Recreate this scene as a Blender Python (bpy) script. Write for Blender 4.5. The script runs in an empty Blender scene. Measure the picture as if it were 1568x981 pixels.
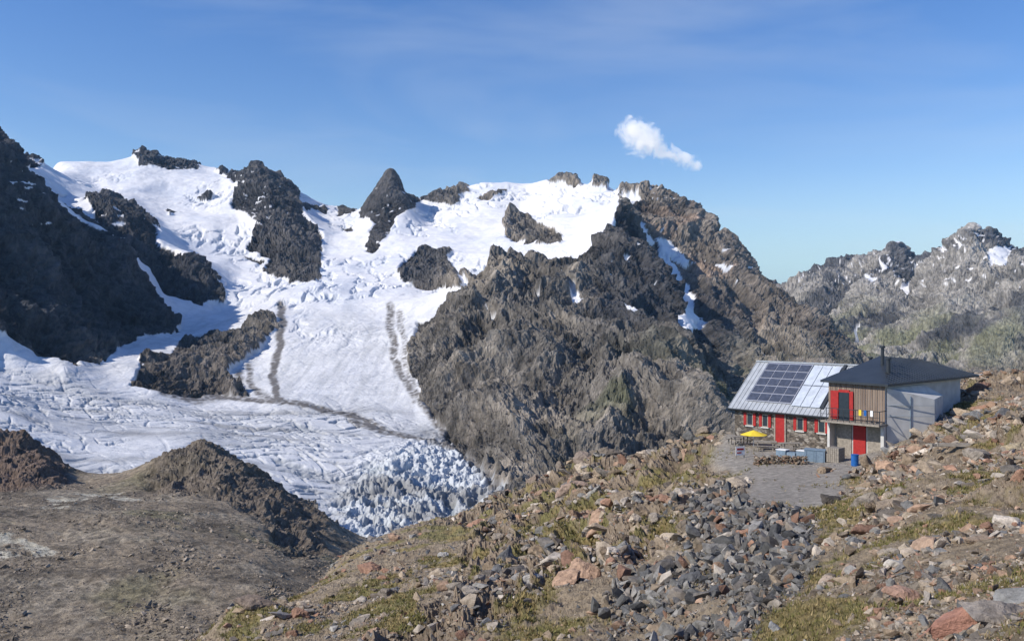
import bpy, bmesh, math, random
import numpy as np
from concurrent.futures import ThreadPoolExecutor
from mathutils import Vector, Matrix
rng=np.random.default_rng(7); random.seed(7)
F=1358.0; CX=784.0; CY=490.0
scene=bpy.context.scene
# ------------------------------------------------------------ noise
PERM=rng.permutation(256).astype(np.int32); PERM=np.concatenate([PERM,PERM,PERM])
G3=rng.normal(size=(256,3)); G3/=np.linalg.norm(G3,axis=1)[:,None]; G3=G3.astype(np.float32)
GX,GY,GZ=[np.ascontiguousarray(G3[:,i]) for i in range(3)]
def _perlin(x,y,z):
    xi=np.floor(x);yi=np.floor(y);zi=np.floor(z)
    xf=x-xi;yf=y-yi;zf=z-zi
    xi=xi.astype(np.int32)&255;yi=yi.astype(np.int32)&255;zi=zi.astype(np.int32)&255
    u=xf*xf*xf*(xf*(xf*6-15)+10);v=yf*yf*yf*(yf*(yf*6-15)+10);w=zf*zf*zf*(zf*(zf*6-15)+10)
    A=PERM[xi]+yi;B=PERM[xi+1]+yi
    AA=PERM[A]+zi;AB=PERM[A+1]+zi;BA=PERM[B]+zi;BB=PERM[B+1]+zi
    def g(h,dx,dy,dz):
        h=PERM[h]; return GX[h]*(xf-dx)+GY[h]*(yf-dy)+GZ[h]*(zf-dz)
    a=g(AA,0,0,0);a+=(g(BA,1,0,0)-a)*u
    b=g(AB,0,1,0);b+=(g(BB,1,1,0)-b)*u
    c=g(AA+1,0,0,1);c+=(g(BA+1,1,0,1)-c)*u
    d=g(AB+1,0,1,1);d+=(g(BB+1,1,1,1)-d)*u
    a+=(b-a)*v;c+=(d-c)*v;a+=(c-a)*w
    return a*np.float32(1.5)
POOL=ThreadPoolExecutor(8)
def perlin(x,y,z):
    x,y,z=np.broadcast_arrays(np.asarray(x,np.float32),np.asarray(y,np.float32),np.asarray(z,np.float32))
    sh=x.shape;x=x.ravel();y=y.ravel();z=z.ravel();n=len(x);out=np.empty(n,np.float32);S=40000
    def job(i): out[i:i+S]=_perlin(x[i:i+S],y[i:i+S],z[i:i+S])
    if n<=S: job(0)
    else: list(POOL.map(job,range(0,n,S)))
    return out.reshape(sh)
def fbm(x,y,z,lam,octs,gain=0.5,ridged=False):
    s=0;a=1.0;l=lam
    for i in range(octs):
        n=perlin(x/l+i*17.3,y/l+i*5.1,z/l+i*9.7)
        if ridged: n=1-np.abs(n)*3.2
        s=s+a*n; a*=gain; l*=0.5
    return s
# ------------------------------------------------------------ survey -> height field
def rbf_fit(ctrl,K):
    c=np.array(ctrl,float)
    P=np.stack([c[:,0]/100,np.log(c[:,2])*K],1)
    n=len(P); D=np.sqrt(((P[:,None]-P[None])**2).sum(-1)+0.004)
    A=np.zeros((n+3,n+3)); A[:n,:n]=D; A[:n,n]=1; A[:n,n+1:]=P; A[n,:n]=1; A[n+1:,:n]=P.T
    b=np.concatenate([c[:,1],[0,0,0]])
    return P,np.linalg.solve(A,b)
def rbf_eval(fit,px,Y,K):
    P,w=fit; n=len(P)
    q0=(px/100).ravel(); q1=(np.log(Y)*K).ravel(); out=np.empty(len(q0)); S=20000
    def job(s):
        a=q0[s:s+S];b=q1[s:s+S];o=w[n]+w[n+1]*a+w[n+2]*b
        for i in range(n): o+=w[i]*np.sqrt((a-P[i,0])**2+(b-P[i,1])**2+0.004)
        out[s:s+S]=o
    list(POOL.map(job,range(0,len(q0),S)))
    return out.reshape(px.shape)
def grid(ctrl,K,y0,y1,nx,ny,p0=-160,p1=1730):
    fit=rbf_fit(ctrl,K)
    cx=np.linspace(p0,p1,nx//2); nv=ny; cv=np.linspace(math.log(y0),math.log(y1),nv)
    gx,gv=np.meshgrid(cx,cv); c=rbf_eval(fit,gx,np.exp(gv),K)
    run=np.minimum.accumulate(c,axis=0); rs=np.maximum(-np.diff(run,axis=0),0); rise=rs.mean(1)+.35*rs[:,cx>1180].mean(1)
    dens=rise/rise.sum()+0.4/len(rise); cum=np.concatenate([[0],np.cumsum(dens)]);cum/=cum[-1]
    fy=np.interp(np.linspace(0,1,ny),cum,np.arange(nv)); fy=np.clip(fy,0,nv-1.001)
    fx=np.linspace(0,len(cx)-1.001,nx)
    v=np.interp(fy,np.arange(nv),cv); pxl=np.interp(fx,np.arange(len(cx)),cx)
    ix=fx.astype(int);iy=fy.astype(int);tx=(fx-ix)[None];ty=(fy-iy)[:,None]
    c00=c[np.ix_(iy,ix)];c01=c[np.ix_(iy,ix+1)];c10=c[np.ix_(iy+1,ix)];c11=c[np.ix_(iy+1,ix+1)]
    PY=(c00*(1-tx)+c01*tx)*(1-ty)+(c10*(1-tx)+c11*tx)*ty
    px=np.broadcast_to(pxl[None],PY.shape).copy()
    Y=np.broadcast_to(np.exp(v)[:,None],PY.shape).copy(); X=(px-CX)/F*Y; Z=(CY-PY)/F*Y
    return px,PY,X,Y,Z,pxl,v
def normals(X,Y,Z):
    P=np.stack([X,Y,Z],-1)
    du=np.gradient(P,axis=1);dv=np.gradient(P,axis=0)
    n=np.cross(du,dv); n/=np.linalg.norm(n,axis=-1)[...,None]+1e-9
    return n
def blur(a,n,k=1):
    for _ in range(n): a=(a+np.roll(a,k,1)+np.roll(a,-k,1)+np.roll(a,k,0)+np.roll(a,-k,0))/5
    return a
def inpoly(x,y,poly):
    r=np.zeros(x.shape,bool); n=len(poly); j=n-1
    xs=[p[0] for p in poly]; ys=[p[1] for p in poly]
    m=(x>=min(xs))&(x<=max(xs))&(y>=min(ys))&(y<=max(ys))
    xx=x[m];yy=y[m];rr=np.zeros(xx.shape,bool)
    for i in range(n):
        xi,yi=poly[i];xj,yj=poly[j]
        if yi!=yj:
            rr^=((yi>yy)!=(yj>yy))&(xx<(xj-xi)*(yy-yi)/(yj-yi)+xi)
        j=i
    r[m]=rr
    return r
def linedist(x,y,pts):
    d=np.full(x.shape,1e9)
    for (x0,y0),(x1,y1) in zip(pts[:-1],pts[1:]):
        L=(x1-x0)**2+(y1-y0)**2
        t=np.clip(((x-x0)*(x1-x0)+(y-y0)*(y1-y0))/L,0,1)
        d=np.minimum(d,np.hypot(x-x0-t*(x1-x0),y-y0-t*(y1-y0)))
    return d
def sstep(a,b,x):
    t=np.clip((x-a)/(b-a),0,1); return t*t*(3-2*t)
def mix(c0,c1,t):
    return c0*(1-t[...,None])+np.array(c1)*t[...,None]
# ------------------------------------------------------------ mesh helpers
def mesh_np(name,V,Q,C=None,smooth=None,mat=None,parent=None):
    me=bpy.data.meshes.new(name); k=Q.shape[1]
    me.vertices.add(len(V)); me.vertices.foreach_set('co',V.astype(np.float32).ravel())
    me.loops.add(Q.size); me.loops.foreach_set('vertex_index',Q.astype(np.int32).ravel())
    me.polygons.add(len(Q)); me.polygons.foreach_set('loop_start',np.arange(0,Q.size,k,dtype=np.int32))
    if smooth is not None:
        me.polygons.foreach_set('use_smooth',np.full(len(Q),bool(smooth)))
    me.update(calc_edges=True)
    if C is not None:
        at=me.attributes.new('Col','FLOAT_COLOR','POINT')
        c4=np.ones((len(V),4),np.float32); c4[:,:3]=C; at.data.foreach_set('color',c4.ravel())
    ob=bpy.data.objects.new(name,me); scene.collection.objects.link(ob)
    if mat: me.materials.append(mat)
    if parent: ob.parent=parent
    return ob
def gridquads(ny,nx):
    i=np.arange(ny-1)[:,None]*nx+np.arange(nx-1)[None]
    return np.stack([i,i+1,i+nx+1,i+nx],-1).reshape(-1,4)
def submesh(V,Q,C,mask):
    q=Q[mask]; used=np.zeros(len(V),bool);used[q.ravel()]=True
    mp=np.cumsum(used)-1
    return V[used],mp[q],C[used]
# ------------------------------------------------------------ materials
def new_mat(name):
    m=bpy.data.materials.new(name); m.use_nodes=True
    nt=m.node_tree; b=nt.nodes['Principled BSDF']; b.inputs['Specular IOR Level'].default_value=0.2
    return m,nt,b
def cover_mat(name,scale,bdist,var=0.5,rough=0.9,fine=4.0,bstr=1.0,stretch=(1,1,1)):
    m,nt,b=new_mat(name); N=nt.nodes;L=nt.links
    at=N.new('ShaderNodeAttribute');at.attribute_name='Col'
    tc=N.new('ShaderNodeTexCoord');mp=N.new('ShaderNodeMapping');mp.inputs['Scale'].default_value=stretch
    L.new(tc.outputs['Object'],mp.inputs[0])
    n1=N.new('ShaderNodeTexNoise');n1.inputs['Scale'].default_value=scale;n1.inputs['Detail'].default_value=8;n1.inputs['Roughness'].default_value=0.7
    L.new(mp.outputs[0],n1.inputs['Vector'])
    mr=N.new('ShaderNodeMapRange');mr.inputs[1].default_value=0.32;mr.inputs[2].default_value=0.68
    mr.inputs[3].default_value=1-var;mr.inputs[4].default_value=1+var
    L.new(n1.outputs['Fac'],mr.inputs[0])
    mx=N.new('ShaderNodeMix');mx.data_type='RGBA';mx.blend_type='MULTIPLY';mx.inputs[0].default_value=1
    L.new(at.outputs['Color'],mx.inputs[6]);L.new(mr.outputs[0],mx.inputs[7]);L.new(mx.outputs[2],b.inputs['Base Color'])
    if bdist>0:
        n2=N.new('ShaderNodeTexNoise');n2.inputs['Scale'].default_value=scale*fine;n2.inputs['Detail'].default_value=5;n2.inputs['Roughness'].default_value=0.7
        L.new(mp.outputs[0],n2.inputs['Vector'])
        bp=N.new('ShaderNodeBump');bp.inputs['Distance'].default_value=bdist;bp.inputs['Strength'].default_value=bstr
        L.new(n2.outputs['Fac'],bp.inputs['Height']);L.new(bp.outputs[0],b.inputs['Normal'])
    b.inputs['Roughness'].default_value=rough
    return m
def plain(name,col,rough=0.6,metal=0.0,var=0.15,scale=6.0,bump=0.0):
    m,nt,b=new_mat(name);N=nt.nodes;L=nt.links
    tc=N.new('ShaderNodeTexCoord');n=N.new('ShaderNodeTexNoise');n.inputs['Scale'].default_value=scale;n.inputs['Detail'].default_value=5
    L.new(tc.outputs['Object'],n.inputs['Vector'])
    r=N.new('ShaderNodeValToRGB');r.color_ramp.elements[0].position=0.3;r.color_ramp.elements[1].position=0.7
    r.color_ramp.elements[0].color=[c*(1-var) for c in col]+[1];r.color_ramp.elements[1].color=[min(1,c*(1+var)) for c in col]+[1]
    L.new(n.outputs['Fac'],r.inputs[0]);L.new(r.outputs[0],b.inputs['Base Color'])
    b.inputs['Roughness'].default_value=rough;b.inputs['Metallic'].default_value=metal
    if bump:
        bp=N.new('ShaderNodeBump');bp.inputs['Distance'].default_value=bump;L.new(n.outputs['Fac'],bp.inputs['Height']);L.new(bp.outputs[0],b.inputs['Normal'])
    return m
# ============================================================ FAR TERRAIN
ctrl=[]
def pt(*a): ctrl.append(a)
def sky(px,py,Y,drop=70,k=1.22): ctrl.append((px,py,Y)); ctrl.append((px,py+drop,Y*k))
for p in [(-250,640,1000),(-250,560,1500),(0,665,1000),(110,722,950),(220,722,950),(400,752,950),(480,785,930),(560,815,900),(600,822,900),
 (700,805,930),(770,765,1000),(600,880,760),(760,880,780),(300,840,750),(0,760,750),(-250,740,750),
 (0,610,1230),(0,562,1500),(100,595,1450),(200,605,1480),(300,617,1500),(400,624,1500),(500,640,1420),(600,657,1350),(700,690,1230),
 (300,660,1200),(450,690,1150),(600,712,1080),(560,745,1040),(680,730,1080),(740,728,1100),(640,775,980),
 (430,600,1580),(520,620,1520),(640,640,1450),(520,560,1750),(600,560,1750),(430,540,1850),(520,500,2050),(600,490,2100),(440,470,2250),
 (560,460,2300),(500,440,2450),(620,455,2300),(560,405,2900),(510,390,3050),(640,440,2500),(540,350,3700),(620,375,3150),(700,385,2950),
 (690,325,3800),(800,320,3800),(800,360,3100),(900,325,3200),(700,440,2350),(760,398,2600),(850,392,2450),(890,360,2700),
 (150,285,3900),(250,290,4000),(340,290,4000),(250,345,3400),(330,350,3400),(300,390,3000),(340,400,2950),(390,442,2600),(360,430,2750),(420,452,2450),
 (200,300,3700),(480,330,4000),
 (400,270,3900),(420,300,3650),(440,350,3300),(450,395,3000),(465,428,2750),(370,335,3600),(385,395,3100),(495,345,3700),(500,385,3250),(500,432,2600),
 (548,332,3950),(578,385,3100),(600,350,3450),(655,345,3700),(598,310,3700),(575,345,3500),
 (50,280,2050),(100,325,2180),(150,350,2280),(190,382,2300),(215,420,2280),(250,470,2220),(280,507,2150),(0,245,1950),(-100,200,1850),(-250,150,1750),
 (0,508,1560),(60,540,1600),(150,553,1700),(185,530,1880),(0,380,1750),(100,440,1900),(180,460,2080),(-250,500,1450),(-100,505,1500),
 (60,310,2600),(110,345,2600),(160,372,2600),
 (30,262,3000),(60,285,3100),(110,310,3200),
 (135,303,3000),(170,305,2950),(215,330,2850),(240,372,2750),(290,395,2650),(320,420,2600),(345,440,2550),
 (250,445,2450),(300,465,2380),(340,475,2400),(300,505,2150),(350,485,2280),(400,472,2300),
 (330,512,2050),(410,484,2150),(290,585,1650),(350,560,1800),(400,545,1880),(0,535,1540),(100,562,1520),(200,562,1650),(270,535,1880),(250,575,1620),
 (650,480,2000),(700,440,2100),(720,415,2200),(760,402,2250),(830,400,2250),(880,400,2250),(905,382,2350),
 (690,500,1800),(740,465,1950),(640,560,1700),(660,620,1480),(695,682,1280),(745,722,1160),(790,748,1060),(790,520,1720),(720,560,1600),(760,620,1360),(800,460,1980),
 (850,480,1850),(850,575,1500),(860,650,1230),(880,720,1090),(950,460,1880),(950,565,1530),(960,650,1270),(1000,690,1180),(1000,540,1560),(1060,600,1350),
 (900,430,2050),(915,505,1700),(1040,530,1600),(1080,640,1280),(1120,700,1200),(1300,760,1100),(1568,760,1100),(1820,760,1100),(1000,800,850),(1300,850,800),(1820,850,800),
 (945,308,2650),(960,342,2500),(985,382,2350),(1015,427,2180),(1050,480,1980),(1095,538,1760),(1130,590,1620),(1140,640,1500),
 (1000,400,2700),(1040,455,2450),(1070,500,2280),(1120,505,2400),(1160,505,2500),(1090,430,2700),(1180,565,2150),(1250,575,2050),(1140,560,2000),(1030,365,2900),
 (1340,590,2200),(1500,620,2200),(1820,620,2200),(1400,600,2900),(1820,600,2900),
 (1310,540,4500),(1250,500,5200),(1350,480,4800),(1400,455,4900),(1400,525,4200),(1450,470,4350),(1500,440,4400),(1450,560,3800),(1560,470,3900),(1530,425,4400),(1560,570,3500),(1340,560,3900),(1300,462,5400),(1280,500,4900),(1330,430,5300),
 (1400,435,5300),(1375,455,4900),(1820,480,3900),(1820,570,3300)]: pt(*p)
for p in [(-250,120,3000),(-100,170,2900),(0,214,3200),(30,236,3400),(60,242,3600),(85,254,4300),(130,249,4500),(175,244,4500),(205,236,4500),(215,230,4500),(240,238,4500),(262,246,4500),(300,251,4500),(340,260,4500),(372,262,4300),(395,252,4200),
  (415,264,4200),(432,272,4300),(455,290,4350),(475,300,4350),(495,311,4350),(520,318,4350),(540,324,4350),(600,262,3850),(590,270,3850),(580,284,3850),(570,298,3870),(560,314,3900),(610,273,3850),(620,289,3870),(630,303,3900),(640,315,3950),(655,304,4150),(670,294,4150),(690,300,4150),
  (712,288,4200),(740,282,4200),(780,278,4200),(840,274,4100),(870,278,4000),(900,281,3800),(925,280,3600),(940,292,3400),
  (960,297,3300),(985,296,3250),(1010,298,3200),(1040,312,3150),(1065,330,3100),(1090,362,3000),(1115,372,2950),(1140,405,2900),(1165,430,2850),(1200,452,2780),(1240,485,2650),(1280,522,2520),(1320,552,2450)]:
    sky(*p)
for p in [(1180,436,7000),(1210,443,7000),(1228,440,6500),(1243,418,6200),(1262,416,6100),(1275,402,6050),(1290,394,6000),(1302,400,5950),(1315,390,5900),(1330,388,5900),(1340,380,5900),(1355,384,5900),(1375,374,5800),(1388,388,5800),(1400,400,5800),(1412,398,5600),(1425,392,5500),(1450,376,5200),(1470,366,5100),(1490,354,5000),(1502,362,5000),(1515,356,5000),(1530,360,5000),(1545,376,4950),(1568,382,4900),(1650,360,4900),(1820,380,4900)]:
    sky(p[0],p[1],p[2],60,1.2)
for x in range(-200,1100,200): pt(x,420,7500)
NX,NY=1500,1300
px,PY,X,Y,Z,_,_=grid(ctrl,6.0,760,9000,NX,NY,-120,1690)
nrm=normals(X,Y,Z)
wx=px+ fbm(X,Y,Z,140,5,0.55)*9*2000/Y
wy=PY+ fbm(X+900,Y,Z,140,5,0.55)*8*2000/Y
SNOW=[[(72,240),(130,225),(210,205),(340,240),(500,290),(560,315),(640,290),(700,270),(780,250),(930,255),(948,300),(945,335),(920,365),(888,402),(830,402),(760,405),(715,425),(700,455),(670,480),(640,490),(625,520),(630,570),(650,620),(690,680),(745,730),(785,775),(770,800),(700,840),(600,860),(560,850),(400,790),(220,800),(110,800),(0,780),(-250,780),(-250,500),(0,508),(60,540),(150,560),(180,530),(280,505),(250,465),(222,425),(195,385),(150,352),(100,325),(60,285),(30,262),(60,255)],
 [(1005,365),(1022,375),(1045,430),(1062,455),(1072,503),(1053,500),(1036,455),(1016,420)],
 [(998,362),(1030,375),(1055,398),(1050,406),(1020,385)],[(950,297),(978,296),(980,304),(958,312)],[(968,330),(985,350),(1002,370),(990,374),(970,348)],
 [(1095,408),(1118,418),(1112,422)],[(1308,512),(1320,508),(1322,540),(1310,537)],[(1510,382),(1550,376),(1537,412),(1516,410)],[(1236,476),(1256,490),(1250,494)],
 [(1440,375),(1460,390),(1450,392)],[(772,468),(792,480),(804,498),(782,490)],[(862,436),(885,446),(905,459),(886,462)],[(958,468),(978,480),(968,486)],[(745,482),(762,490),(752,496)],[(815,455),(828,462),(822,468)],
 [(1376,440),(1395,428),(1390,456)],[(1320,418),(1345,426),(1335,434)],[(1466,370),(1484,385),(1474,392)],[(1345,393),(1364,402),(1352,410)],[(1400,410),(1418,405),(1406,425)]]
ROCK=[[(198,225),(215,215),(262,236),(300,246),(305,257),(260,258),(215,252)],
 [(345,268),(395,240),(425,255),(460,290),(456,310),(470,335),(490,356),(492,400),(488,434),(460,434),(402,418),(410,395),(374,376),(390,340),(352,312),(365,285)],
 [(131,303),(170,298),(215,320),(240,345),(247,375),(290,390),(345,430),(346,470),(300,462),(250,447),(228,407),(195,380),(150,342)],
 [(548,332),(598,250),(643,310),(630,318),(606,332),(598,352),(570,387),(558,380),(574,338)],
 [(643,310),(648,295),(670,288),(690,296),(712,282),(720,292),(690,312)],[(728,302),(750,294),(778,289),(750,309)],[(768,342),(790,328),(830,340),(862,352),(858,372),(820,376),(780,366)],
 [(612,412),(640,376),(690,385),(685,400),(710,425),(700,440),(640,444),(614,432)],[(838,268),(888,273),(888,284),(845,284)],[(512,310),(530,308),(548,322),(520,329)],[(903,272),(925,272),(930,290),(910,286)],
 [(275,520),(320,510),(360,512),(415,478),(428,500),(400,540),(345,565),(385,602),(300,604),(245,590),(205,580),(210,555),(262,548)],
 [(455,306),(500,318),(505,326),(470,318)],[(330,258),(350,258),(345,268)],[(300,300),(325,296),(318,306)],[(520,350),(540,346),(532,358)],[(250,318),(280,322),(262,330)],[(375,390),(402,398),(395,404)]]
snow=np.zeros(px.shape,bool)
for P in SNOW: snow|=inpoly(wx,wy,P)
for P in ROCK: snow&=~inpoly(wx,wy,P)
f1=fbm(X,Y,Z,160,5)
ledge=(perlin(X/40,Y/40,Z/8)>0.42)&(PY<345)&(px<440)&(f1>0.1)
ledge2=(perlin(X/26+9,Y/26,Z/8)>0.48)&(f1>0.1)&(px>930)&(px<1300)&(PY<450)
ledge3=(perlin(X/50+9,Y/50,Z/12)>0.50)&(px>1300)&(PY<440)&(Y>3500)
ledge4=(perlin(X/30+3,Y/30,Z/12)>0.55)&(px>560)&(px<650)&(PY<380)&(PY>285)
snow|=ledge|ledge2|ledge3|ledge4
low=sstep(430,560,PY)*(px<800)
mainT=low*sstep(1400,1560,Y)
ice=np.clip(1-linedist(wx,wy,[(575,800),(600,765),(650,740),(705,735),(765,765)])/90,0,1)*(PY>645)
ice=sstep(0,0.6,ice)
wX=X+perlin(X/300,Y/300,Z/300)*90; wY=Y+perlin(X/300+7,Y/300,Z/300)*90
gul=fbm(wX,wY,Z*0.30,260,7,0.58,True)
crag=fbm(wX+300,wY,Z*0.9,90,6,0.66,True)
dip=(X*0.55+Z*0.8+perlin(X/160,Y/160,Z/160)*45)
strata=fbm(X*0.14,Y*0.14,dip,26,4,0.6,True)
cen=sstep(640,720,px)*sstep(1330,1250,px)
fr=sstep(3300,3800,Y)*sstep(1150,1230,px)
rockd=gul*17*(1-.5*fr)+crag*7.5+(strata-.6)*3.2*(1+perlin(X/150,Y/150,Z/150))-14
rockd+=cen*((fbm(wX+77,wY,Z*0.25,520,2,.5,True)-.2)*22+(fbm(wX+177,wY+50,Z*0.22,150,2,.5,True)-.2)*10)
rockd+=fr*((fbm(wX+177,wY*.6,Z*0.5,900,3,.5,True)-.3)*48+(fbm(wX+17,wY,Z*.9,300,6,.6,True)-.4)*22)
rockd*=1-0.5*np.exp(-((px-598)/60)**2)*(PY<400)
# crevasse fields
ca=0.55
cu=X*math.cos(ca)+Y*math.sin(ca); cv=-X*math.sin(ca)+Y*math.cos(ca)
wob=perlin(X/90,Y/90,Z/90)*22
cre=fbm((cu+wob)/3.2,cv+wob,Z*0,26,4,0.55,True)
crz=np.clip(perlin(X/190,Y/190,Z/190+3)*1.4+0.85,0,1)*low*(1-.8*mainT)
cre2=fbm(cu,(cv+wob)/4,Z*0,30,4,0.5,True)
snowd=fbm(X,Y,Z,300,6,0.5)*(8+7*(1-low))-sstep(0.7,1.5,cre)*4.8*crz-sstep(0.9,1.6,cre2)*2.8*crz+fbm(X,Y,Z,25,3)*0.6*low*(1-.5*mainT)+fbm(X/1,Y/7,Z*0,14,3)*.6*mainT
sfr=fbm(X*1.1,Y*0.8,Z*0.45,30,6,0.68,True)
sfr2=fbm((cu+wob)*0.5,cv+wob,Z*.2,17,4,0.6,True)
snowd=snowd+(sfr*4.2+np.minimum(sfr2,.5)*3.8)*ice
uppercre=fbm(X+wob,Y/3,Z,70,5,0.55,True)
uz=sstep(-0.15,0.25,perlin(X/420+2,Y/420,Z/420))*(1-low)*sstep(250,300,PY)
snowd-=sstep(0.6,1.4,uppercre)*10*uz
s=blur(snow.astype(float),4)
dsp=snowd*s+rockd*(1-s)
X2=X+nrm[...,0]*dsp; Y2=Y+nrm[...,1]*dsp; Z2=Z+nrm[...,2]*dsp
# --- colours
C=np.zeros(px.shape+(3,)); C[:]=(0.150,0.137,0.119)
C=mix(C,(0.070,0.066,0.061),sstep(-0.1,0.6,f1)*0.8)
C=mix(C,(0.26,0.23,0.19),sstep(0.1,0.6,fbm(X+500,Y,Z,220,6,.6))*0.7)
C=mix(C,(0.030,0.034,0.042),sstep(420,300,px)*sstep(620,560,PY)*0.9)  # left mountain: its shade is put into the rock colour, dark and bluish
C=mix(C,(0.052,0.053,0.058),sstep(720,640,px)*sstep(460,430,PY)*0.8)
m2=sstep(2350,2600,Y)*sstep(960,1010,px)
C=mix(C,(0.16,0.137,0.116),m2*0.6)
C=mix(C,(0.28,0.205,0.155),m2*sstep(0.15,0.5,fbm(X,Y+700,Z,160,4))*0.6)
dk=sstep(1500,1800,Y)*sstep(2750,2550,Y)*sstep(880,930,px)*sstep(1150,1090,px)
C=mix(C,(0.040,0.042,0.048),dk*0.78)  # shadowed cliffs: the shade is painted into the rock colour
C=mix(C,(0.10,0.11,0.052),sstep(500,640,PY)*sstep(800,1000,px)*sstep(-0.1,0.4,f1)*0.6)
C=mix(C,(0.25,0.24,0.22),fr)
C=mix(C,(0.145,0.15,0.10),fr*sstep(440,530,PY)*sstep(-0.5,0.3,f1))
C=mix(C,(0.060,0.062,0.068),fr*sstep(0.0,0.35,fbm(X,Y,Z+500,520,6,.6))*0.9)
C=mix(C,(0.13,0.115,0.10),sstep(500,560,PY)*(px<440)*(PY<640)*1.0)
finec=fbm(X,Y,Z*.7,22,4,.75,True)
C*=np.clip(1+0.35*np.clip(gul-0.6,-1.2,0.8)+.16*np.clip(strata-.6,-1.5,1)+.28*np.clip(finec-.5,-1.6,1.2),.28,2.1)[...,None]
SN=np.zeros_like(C); SN[:]=(0.73,0.745,0.765)
SN=mix(SN,(0.60,0.64,0.70),(1-low)*sstep(-.2,.6,fbm(X,Y/2,Z,200,6,.6))*0.75)
streak=fbm(X/3.5,Y,Z,90,6,0.6)
fstreak=fbm(X,Y/9,Z*0,22,4,0.6)
SN=mix(SN,(0.46,0.475,0.49),low*(0.45+0.55*sstep(-0.3,0.5,streak))*(1-.5*mainT))
SN=mix(SN,(0.47,0.485,0.50),mainT*sstep(0.0,0.6,fstreak)*.7)
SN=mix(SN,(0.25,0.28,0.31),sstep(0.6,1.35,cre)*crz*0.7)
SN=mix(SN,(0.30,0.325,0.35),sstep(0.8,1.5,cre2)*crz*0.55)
SN=mix(SN,(0.50,0.54,0.57),ice*0.8)
SN=mix(SN,(0.17,0.22,0.27),ice*sstep(0.7,-0.5,sfr)*0.85)
SN=mix(SN,(0.24,0.245,0.245),ice*sstep(0.1,0.6,streak)*0.6)
SN=mix(SN,(0.42,0.47,0.54),sstep(0.7,1.4,uppercre)*uz*0.55)
deb=np.zeros(px.shape); dn=perlin(X/11,Y/11,Z/11)+.6*perlin(X/5,Y/5,Z/5)
for line,w,st_ in [([(432,462),(430,520),(421,560),(423,612)],5.2,1.15),([(230,588),(330,604),(430,616),(520,634),(620,664),(700,690)],4.0,1.0),([(598,472),(600,530),(618,585),(655,630)],6,.8),([(655,630),(700,690),(760,750)],7,.9),([(360,600),(300,604),(250,590)],9,.9),([(380,560),(395,600),(430,612)],5,.8),([(365,575),(372,600)],9,.9),([(612,480),(622,560),(640,620)],5,.55)]:
    d=linedist(wx*.6+px*.4,wy*.6+PY*.4,line); deb=np.maximum(deb,np.clip(sstep(w*1.7,w*0.3,d)*(st_+0.8*dn),0,1)*sstep(w*1.8,w*.9,d))
deb=np.maximum(deb,sstep(0.2,0.8,streak)*0.42*low*(1-mainT))
SN=mix(SN,(0.12,0.11,0.10),np.clip(deb,0,.95))
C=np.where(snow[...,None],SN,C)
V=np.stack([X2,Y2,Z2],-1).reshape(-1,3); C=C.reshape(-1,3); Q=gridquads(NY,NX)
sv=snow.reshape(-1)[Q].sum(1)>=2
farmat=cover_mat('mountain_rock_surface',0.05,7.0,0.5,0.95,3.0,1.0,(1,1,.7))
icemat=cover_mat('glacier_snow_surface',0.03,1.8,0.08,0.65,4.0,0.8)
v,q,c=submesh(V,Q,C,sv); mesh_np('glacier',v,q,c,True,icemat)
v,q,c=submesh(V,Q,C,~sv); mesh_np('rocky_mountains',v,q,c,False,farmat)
del V,Q,C,SN
# ============================================================ MID TERRAIN (basin and knoll)
ctrl=[]
for p in [(-250,1100,150),(200,1100,150),(0,981,200),(200,981,200),(400,981,196),(500,965,200),(0,860,260),(200,860,262),(400,880,255),(0,800,310),(200,800,310),(350,830,300),(0,745,400),(100,738,420),(300,770,370),(150,765,365),
 (220,722,440),(250,697,455),(290,686,465),(325,680,470),(350,690,470),(375,712,460),(410,748,440),(450,768,430),(480,782,420),(495,805,400),(505,850,340),(560,822,470),(600,830,480),(620,850,480),
 (0,656,480),(40,664,490),(75,682,490),(102,712,480),(125,738,450),(300,752,405),(230,745,420),(400,800,355),(470,850,310),(560,860,380),(450,870,290),(550,930,250),(160,726,500),
 (700,880,400),(800,900,350),(1000,950,300),(1568,900,400),(1820,900,400),(700,1000,200),(1000,1100,150),(1568,1100,150),(1820,1100,150),
 (-250,640,480),(-250,800,310),(-250,740,400),
 (0,790,650),(100,820,650),(220,830,650),(325,820,650),(450,880,650),(600,920,650),(1000,920,700),(1820,900,700),(-250,760,650)]: pt(*p)
NX,NY=1100,620
px,PY,X,Y,Z,_,_=grid(ctrl,6.0,150,700,NX,NY)
nrm=normals(X,Y,Z)
f1=fbm(X,Y,Z,40,6,.55)
knoll=np.maximum(inpoly(px+f1*10,PY+f1*8,[(215,725),(250,690),(325,670),(380,700),(420,740),(500,775),(500,860),(440,850),(400,790),(330,755),(230,750)])*1.0,
                 inpoly(px+f1*10,PY+f1*8,[(-250,600),(50,600),(110,700),(108,735),(60,752),(-250,760)])*1.0)
kb=blur(knoll,6,2)
dsp=fbm(X,Y,Z,70,5,0.5)*2.2*(0.5+kb)+(fbm(X,Y,Z*0.5,34,7,0.62,True)-0.8)*(0.45+1.9*kb)+(fbm(X+9,Y,Z,12,4,0.6,True)-.8)*(.22+.5*kb)
X2=X+nrm[...,0]*dsp;Y2=Y+nrm[...,1]*dsp;Z2=Z+nrm[...,2]*dsp
C=np.zeros(px.shape+(3,));C[:]=(0.225,0.185,0.135)
C=mix(C,(0.125,0.105,0.080),sstep(-0.1,0.5,f1)*0.8)
C=mix(C,(0.29,0.25,0.19),sstep(0.0,0.6,fbm(X+80,Y,Z,25,6,.6))*0.6)
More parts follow.
